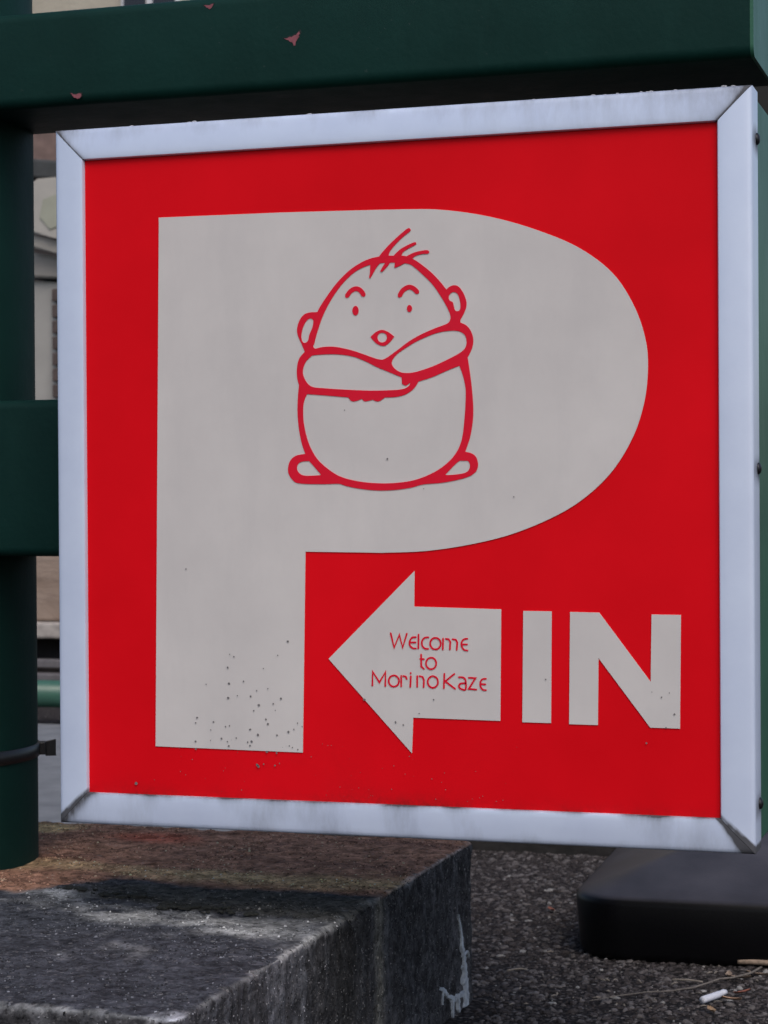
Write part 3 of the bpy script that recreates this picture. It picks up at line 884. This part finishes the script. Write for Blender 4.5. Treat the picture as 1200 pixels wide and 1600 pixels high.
for x, z, r in SPECKS + [(rnd.uniform(-215, 110), rnd.uniform(-268, -222), rnd.uniform(.15, .5)) for _ in range(60)]:
    k = rnd.randint(6, 9)
    vs = [bm.verts.new(((x + r * rnd.uniform(.6, 1.15) * math.cos(6.2832 * i / k)) / 1000, .0019, (z + r * rnd.uniform(.6, 1.15) * math.sin(6.2832 * i / k)) / 1000)) for i in range(k)]
    bm.faces.new(vs)
sp = bm_obj('mould_specks', bm, M_SPECK, panel)
sp['kind'] = 'stuff'

# ------------------------------------------------------------------ black pedestal base behind the sign
base = thing('pedestal_base', (.235, .91, GZ), 'black plastic pedestal base with sloping top on the asphalt behind the sign', 'stand base')
def rrect(x0, x1, y0, y1, r, z, k=8):
    out = []
    for cx, cy, a0 in ((x1 - r, y1 - r, 0), (x0 + r, y1 - r, 90), (x0 + r, y0 + r, 180), (x1 - r, y0 + r, 270)):
        for i in range(k + 1):
            a = math.radians(a0 + 90 * i / k)
            out.append((cx + r * math.cos(a), cy + r * math.sin(a), z))
    return out
lv = []
x0, x1, y0, y1 = -.016, .500, .702, 1.118
for ins, z in ((.012, 0), (.006, .004), (.004, .010), (.002, .040), (0, .064), (.001, .0685), (.0032, .072), (.0075, .0745), (.03, .082), (.07, .097), (.12, .1145), (.15, .1235), (.162, .1255)):
    r = max(.008, .062 - ins * .62)
    lv.append(rrect(x0 + ins, x1 - ins, y0 + ins, y1 - ins, r, GZ + z))
bm = bmesh.new()
rings = [[bm.verts.new(p) for p in l] for l in lv]
n = len(rings[0])
for a, b in zip(rings, rings[1:]):
    for k in range(n):
        bm.faces.new((a[k], a[(k + 1) % n], b[(k + 1) % n], b[k]))
bm.faces.new(rings[0][::-1]); bm.faces.new(rings[-1])
for v in bm.verts:
    v.co = Matrix.Rotation(math.radians(2.5), 3, 'Z') @ (v.co - Vector((.235, .91, 0))) + Vector((.235, .91, 0))
t = NT('black_plastic_top_sheen')
nn = t.noise(9, 5, .6)
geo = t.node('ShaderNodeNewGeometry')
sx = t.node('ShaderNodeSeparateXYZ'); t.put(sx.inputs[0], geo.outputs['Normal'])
up = t.ramp(sx.outputs[2], [(.55, 0.0), (.95, 1.0)])  # grey sheen of the top painted in: upward faces get a paler colour
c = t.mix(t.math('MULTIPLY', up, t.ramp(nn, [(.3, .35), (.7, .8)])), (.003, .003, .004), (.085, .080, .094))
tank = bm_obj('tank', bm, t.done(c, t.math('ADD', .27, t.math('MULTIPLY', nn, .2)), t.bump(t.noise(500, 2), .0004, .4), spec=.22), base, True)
bm_obj('socket', lathe_bm([(.034, GZ + .12), (.034, GZ + .15), (.03, GZ + .155)], 24, (.235, .91)), M_BLACK, base)
bm_obj('pole', lathe_bm([(.019, GZ + .13), (.019, .1), (.016, .104)], 24, (.235, .91)), M_BLACK, base)

# ------------------------------------------------------------------ litter on the asphalt
M_DRY = mat_plain('dry_leaf', (.27, .20, .15), .8, .35, 250)
M_RUST = mat_plain('rust_leaf', (.24, .085, .055), .8, .35, 250)
M_STRAW = mat_plain('straw', (.22, .19, .16), .8, .3, 250)
M_PAPER = mat_plain('white_paper', (.62, .63, .70), .7, .06, 300)
def leaf(x, y, L, W, ang, mat, label, curl=.25):
    V, F = [], []
    n = 9
    for i in range(n):
        t = i / (n - 1)
        w = W / 2 * math.sin(math.pi * min(1, t * .93 + .05)) ** .8
        lift = curl * L * (t - .5) ** 2
        for s, h in ((-1, .25 * W), (0, 0), (1, .18 * W)):
            px, py = (t - .5) * L, s * w
            V.append((x + px * math.cos(ang) - py * math.sin(ang), y + px * math.sin(ang) + py * math.cos(ang), GZ + .0045 + lift + h * abs(s)))
    for i in range(n - 1):
        for k in range(2):
            F.append((3 * i + k, 3 * i + 3 + k, 3 * i + 4 + k, 3 * i + 1 + k))
    m = len(V)
    V += [(a, b, c_ - .0006) for a, b, c_ in V]
    F += [tuple(k + m for k in f[::-1]) for f in F]
    o = mesh_obj('dry_leaf', V, F, mat, None, True, origin=(x, y, GZ))
    tag(o, label, 'leaf', 'leaf scraps on the asphalt')
leaf(-.085, .945, .021, .007, -1.0, M_RUST, 'rusty red leaf scrap lying alone between the plinth and the black base')
leaf(.1833, .648, .022, .0075, 1.75, M_DRY, 'pale leaf scrap standing beside the middle of the long twig')
leaf(.2084, .574, .024, .0055, .9, M_RUST, 'narrow reddish leaf scrap behind the cigarette butt')
leaf(.2018, .5405, .021, .007, -.1, mat_plain('tan_leaf', (.36, .22, .14), .8, .3, 250), 'tan leaf scrap touching the tip of the cigarette butt')
leaf(.1894, .4867, .021, .008, -1.15, mat_plain('amber_leaf', (.33, .21, .12), .8, .3, 250), 'amber leaf scrap in front of the cigarette butt')
leaf(.1955, .640, .026, .007, .2, M_DRY, 'pale flat leaf scrap under the thick end of the long twig')
leaf(.212, .662, .026, .006, -.3, M_DRY, 'curled dry leaf scrap between the long twig and the short stick')
def twig(name, path, r0, r1, mat, label, cat):
    pts = [Vector((x, y, GZ + h)) for x, y, h in path]
    fine = []
    for i in range(len(pts) - 1):
        for k in range(4):
            q = pts[i].lerp(pts[i + 1], k / 4)
            fine.append(q + Vector((noise.noise(q * 90), noise.noise(q * 80 + Vector((4, 0, 0))), 0)) * .0013)
    fine.append(pts[-1])
    rr = [r0 + (r1 - r0) * i / (len(fine) - 1) for i in range(len(fine))]
    o = bm_obj(name, tube_bm(fine, rr, 7), mat, None, True, origin=(pts[0].x, pts[0].y, GZ))
    tag(o, label, cat)
twig('twig', [(.062, .490, .005), (.085, .515, .006), (.112, .540, .006), (.14, .556, .006), (.158, .571, .007), (.1788, .613, .008), (.190, .622, .008), (.2054, .6455, .008), (.2151, .6766, .009)], .0005, .0013, mat_plain('grey_twig', (.15, .13, .115), .85, .35, 200), 'long thin pale twig lying across the asphalt beside the cigarette butt', 'twig')
twig('stick', [(.1855, .706, .007), (.2, .705, .008), (.235, .702, .008)], .0031, .0031, M_DRY, 'short thick bare stick lying against the black base', 'stick')
twig('straw', [(.1282, .6045, .006), (.145, .6035, .007), (.1619, .6021, .006)], .0011, .0009, M_STRAW, 'short straight straw lying behind the long twig', 'straw')
twig('straw', [(.003, .742, .005), (.012, .742, .009), (.022, .737, .010), (.034, .728, .005)], .0009, .0007, M_STRAW, 'small arched straw by the rounded corner of the black base', 'straw')
twig('straw', [(-.055, .60, .005), (-.043, .61, .006), (-.035, .612, .005)], .0010, .0007, M_STRAW, 'tiny pale straw close to the plinth', 'straw')
rnd = random.Random(31)
bm = bmesh.new()
for _ in range(60):
    x, y = rnd.uniform(-.04, .26), .45 + .5 * rnd.random() ** 1.4
    if y > .69 and x > -.03:
        continue
    L_, a_ = rnd.uniform(.003, .010), rnd.uniform(0, 3.14)
    dv = Vector((math.cos(a_), math.sin(a_), rnd.uniform(-.15, .25))) * L_
    p_ = Vector((x, y, GZ + .0055))
    tube_bm([p_ - dv / 2, p_ + Vector((0, 0, .0006)), p_ + dv / 2], [.0004, rnd.uniform(.0006, .0013), .0003], 5, bm)
pb = bm_obj('plant_debris', bm, M_STRAW, origin=(.1, .6, GZ))
pb['kind'] = 'stuff'
pb['label'] = 'tiny scraps of dry plant debris scattered over the asphalt'
pb['category'] = 'debris'
butt = thing('cigarette_butt', (.184, .5365, GZ), 'white cigarette butt lying on the asphalt', 'cigarette butt')
a, b = Vector((.1745, .5183, GZ + .0068)), Vector((.1935, .556, GZ + .0078))
d = b - a
bm_obj('paper', tube_bm([a, a + d * .04, a + d * .35, a + d * .72, a + d * .75], [.0034, .0037, .0037, .0037, .0030], 16), M_PAPER, butt, True)
bm_obj('tip', tube_bm([a + d * .70 + Vector((0, .0004, 0)), a + d * .9 + Vector((0, .001, .0006)), b], [.0031, .0031, .0026], 14), M_PAPER, butt, True)

# ------------------------------------------------------------------ what shows behind, on the left
pipe = thing('pipe_barrier', (-2.2, 2.78, GZ), 'low green tubular barrier on the far edge of the grey pavement', 'barrier')
bm_obj('bar', tube_bm([(-4.5, 2.78, -.478), (-.9, 2.78, -.478)], .032, 20), mat_paint('mid_green_paint', (.035, .105, .075), .35), pipe, True)
for x in (-4.3, -1.1):
    bm_obj('foot', box_bm(x - .03, x + .03, 2.75, 2.81, GZ, -.5, .004), M_GREEN, pipe)

def mat_tan():
    t = NT('tan_render')
    n = t.noise(5, 6, .65, t.coords((1, 1, 2.2)), .6)
    s = t.noise(16, 6, .7, t.coords((.5, .5, 2)))
    c = t.ramp(n, [(.3, (.22, .155, .115)), (.7, (.33, .25, .20))])
    c = t.mix(t.ramp(s, [(.58, 0.0), (.72, .75)]), c, (.12, .07, .06))
    return t.done(c, .85, t.bump(n, .01))
wall = thing('low_wall', (-3, 4.35, GZ), 'low tan rendered wall with pale sill seen below the middle green rail', 'wall')
bm_obj('render', box_bm(-5.5, -1.0, 4.2, 4.55, -.40, .12, .01), mat_tan(), wall)
bm_obj('sill', box_bm(-5.52, -.98, 4.17, 4.56, -.452, -.402, .008), mat_plain('pale_sill', (.38, .34, .31), .8, .25, 30), wall)
bm_obj('recess', box_bm(-5.45, -1.05, 4.32, 4.5, GZ - .02, -.45, .002), mat_plain('black_recess', (.012, .01, .012), .9, .3, 30), wall)
for y, z0, z1 in ((4.12, GZ + .012, GZ + .036), (3.86, GZ - .01, GZ + .016)):
    k = bm_obj('edging_strip', box_bm(-5.4, -1.0, y, y + .05, z0, z1, .003), mat_plain('grey_edging', (.13, .12, .125), .8, .2, 30), wall)
# cream hooded cabinet on the wall
cab = thing('cabinet', (-2.2, 4.4, .12), 'cream hooded cabinet with pale recess standing on the low tan wall', 'cabinet')
CREAM = mat_plain('cream_enamel', (.40, .375, .335), .55, .07, 12)
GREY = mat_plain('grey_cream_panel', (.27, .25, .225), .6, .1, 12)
def slab(name, pts, y0, y1, mat, bev=.006):
    bm = bmesh.new()
    a = [bm.verts.new((x, y0, z)) for x, z in pts]
    b = [bm.verts.new((x, y1, z)) for x, z in pts]
    n = len(pts)
    bm.faces.new(a); bm.faces.new(b[::-1])
    for i in range(n):
        bm.faces.new((a[i], b[i], b[(i + 1) % n], a[(i + 1) % n]))
    bmesh.ops.bevel(bm, geom=[e for e in bm.edges if abs((e.verts[0].co - e.verts[1].co).y) < 1e-6], offset=bev, segments=2, affect='EDGES')
    return bm_obj(name, bm, mat, cab)
hood = slab('hood', [(-2.487, .81), (-2.487, .945), (-2.480, .964), (-2.462, .975), (-1.95, .99), (-1.93, .97), (-1.93, .67), (-2.41, .79)], 4.17, 4.6, CREAM)
slab('lip', [(-2.50, .768), (-2.50, .808), (-2.41, .784), (-1.92, .66), (-1.92, .62), (-2.41, .745)], 4.19, 4.62, mat_plain('shaded_cream_lip', (.30, .28, .25), .6, .1, 12))  # cream darkened so the lip's shade is in its colour
slab('fascia', [(-2.56, .682), (-2.56, .765), (-2.41, .735), (-1.93, .62), (-1.93, .64)], 4.24, 4.6, GREY)
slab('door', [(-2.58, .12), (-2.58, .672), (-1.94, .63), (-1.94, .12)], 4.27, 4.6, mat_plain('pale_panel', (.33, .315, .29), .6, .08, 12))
pts = []
for k in range(6):
    a_ = math.radians(60 * k + 15)
    pts.append((-2.405 + .05 * math.cos(a_), .868 + .058 * math.sin(a_)))
rc = slab('recess', pts, 4.166, 4.18, mat_plain('olive_recess', (.33, .33, .26), .5, .1, 12), .003)
for k in range(9):
    z = .2 + .05 * k
    bm_obj('slat', box_bm(-2.452, -2.30, 4.245, 4.275, z, z + .04, .003), mat_plain('brown_slat', (.07, .05, .045), .7, .3, 30), cab)
# dark lean-to behind the cabinet
shed = thing('shed', (-2.3, 5.1, GZ), 'dark brown lean-to with sloping top behind the cream cabinet', 'shed')
bm_obj('wall', box_bm(-3.05, -1.6, 4.85, 5.5, GZ, 1.07, .01), mat_plain('dark_boarding', (.028, .022, .021), .8, .3, 20), shed)
rb = box_bm(-3.1, -1.5, 4.78, 5.6, 1.075, 1.14, .008)
for v in rb.verts:
    v.co.z -= (v.co.x + 2.72) * .12
bm_obj('roof', rb, mat_plain('grey_sheet', (.045, .047, .046), .6, .2, 20), shed)
# house beyond
house = thing('house', (-4.5, 10, GZ), 'cream rendered house with dark windows and brick band beyond the guard rail', 'house')
def mat_facade():
    t = NT('cream_facade')
    n = t.noise(1.3, 5, .6)
    c = t.ramp(n, [(.3, (.34, .30, .235)), (.7, (.46, .42, .34))])
    return t.done(c, .85, t.bump(t.noise(60, 4), .004))
bm_obj('wall', box_bm(-8, -1.6, 8.0, 13, GZ, 4.6, .01), mat_facade(), house)
wg = bm_obj('side_wing', box_bm(-1.6, -.3, 8.4, 12, GZ, 3.6, .01), mat_plain('dark_cladding', (.014, .014, .012), .85, .35, 3), house)
wg['label'] = 'dark clad wing of the house'
bb = bm_obj('brick_band', box_bm(-8.02, -1.58, 7.96, 8.2, 1.55, 2.02, .005), mat_plain('brick_red', (.17, .115, .10), .85, .4, 9), house)
GLASS = mat_plain('dark_glass', (.012, .012, .016), .12, .2, 4)
WHT = mat_plain('white_sash', (.6, .6, .62), .5, .05, 10)
for xc, zc in ((-3.78, 2.9), (-6.3, 2.9), (-3.78, .6), (-6.3, .6)):
    w = bm_obj('window', box_bm(xc - .16, xc + .16, 7.975, 8.02, zc - .5, zc + .5, .004), WHT, house)
    for s in (-1, 1):
        bm_obj('pane', box_bm(xc + (.02 if s > 0 else -.14), xc + (.14 if s > 0 else -.02), 7.965, 7.99, zc - .46, zc + .46, .002), GLASS, w)
rf = bmesh.new()
for y in (7.5, 13.5):
    pass
R_ = [(-8.4, 7.5, 4.55), (-1.2, 7.5, 4.55), (-1.2, 13.5, 4.55), (-8.4, 13.5, 4.55), (-6.5, 10.5, 6.2), (-3.1, 10.5, 6.2)]
mesh_obj('roof', R_, [(0, 1, 5, 4), (1, 2, 5), (2, 3, 4, 5), (3, 0, 4), (3, 2, 1, 0)], mat_plain('slate_roof', (.06, .058, .06), .7, .3, 6), house)
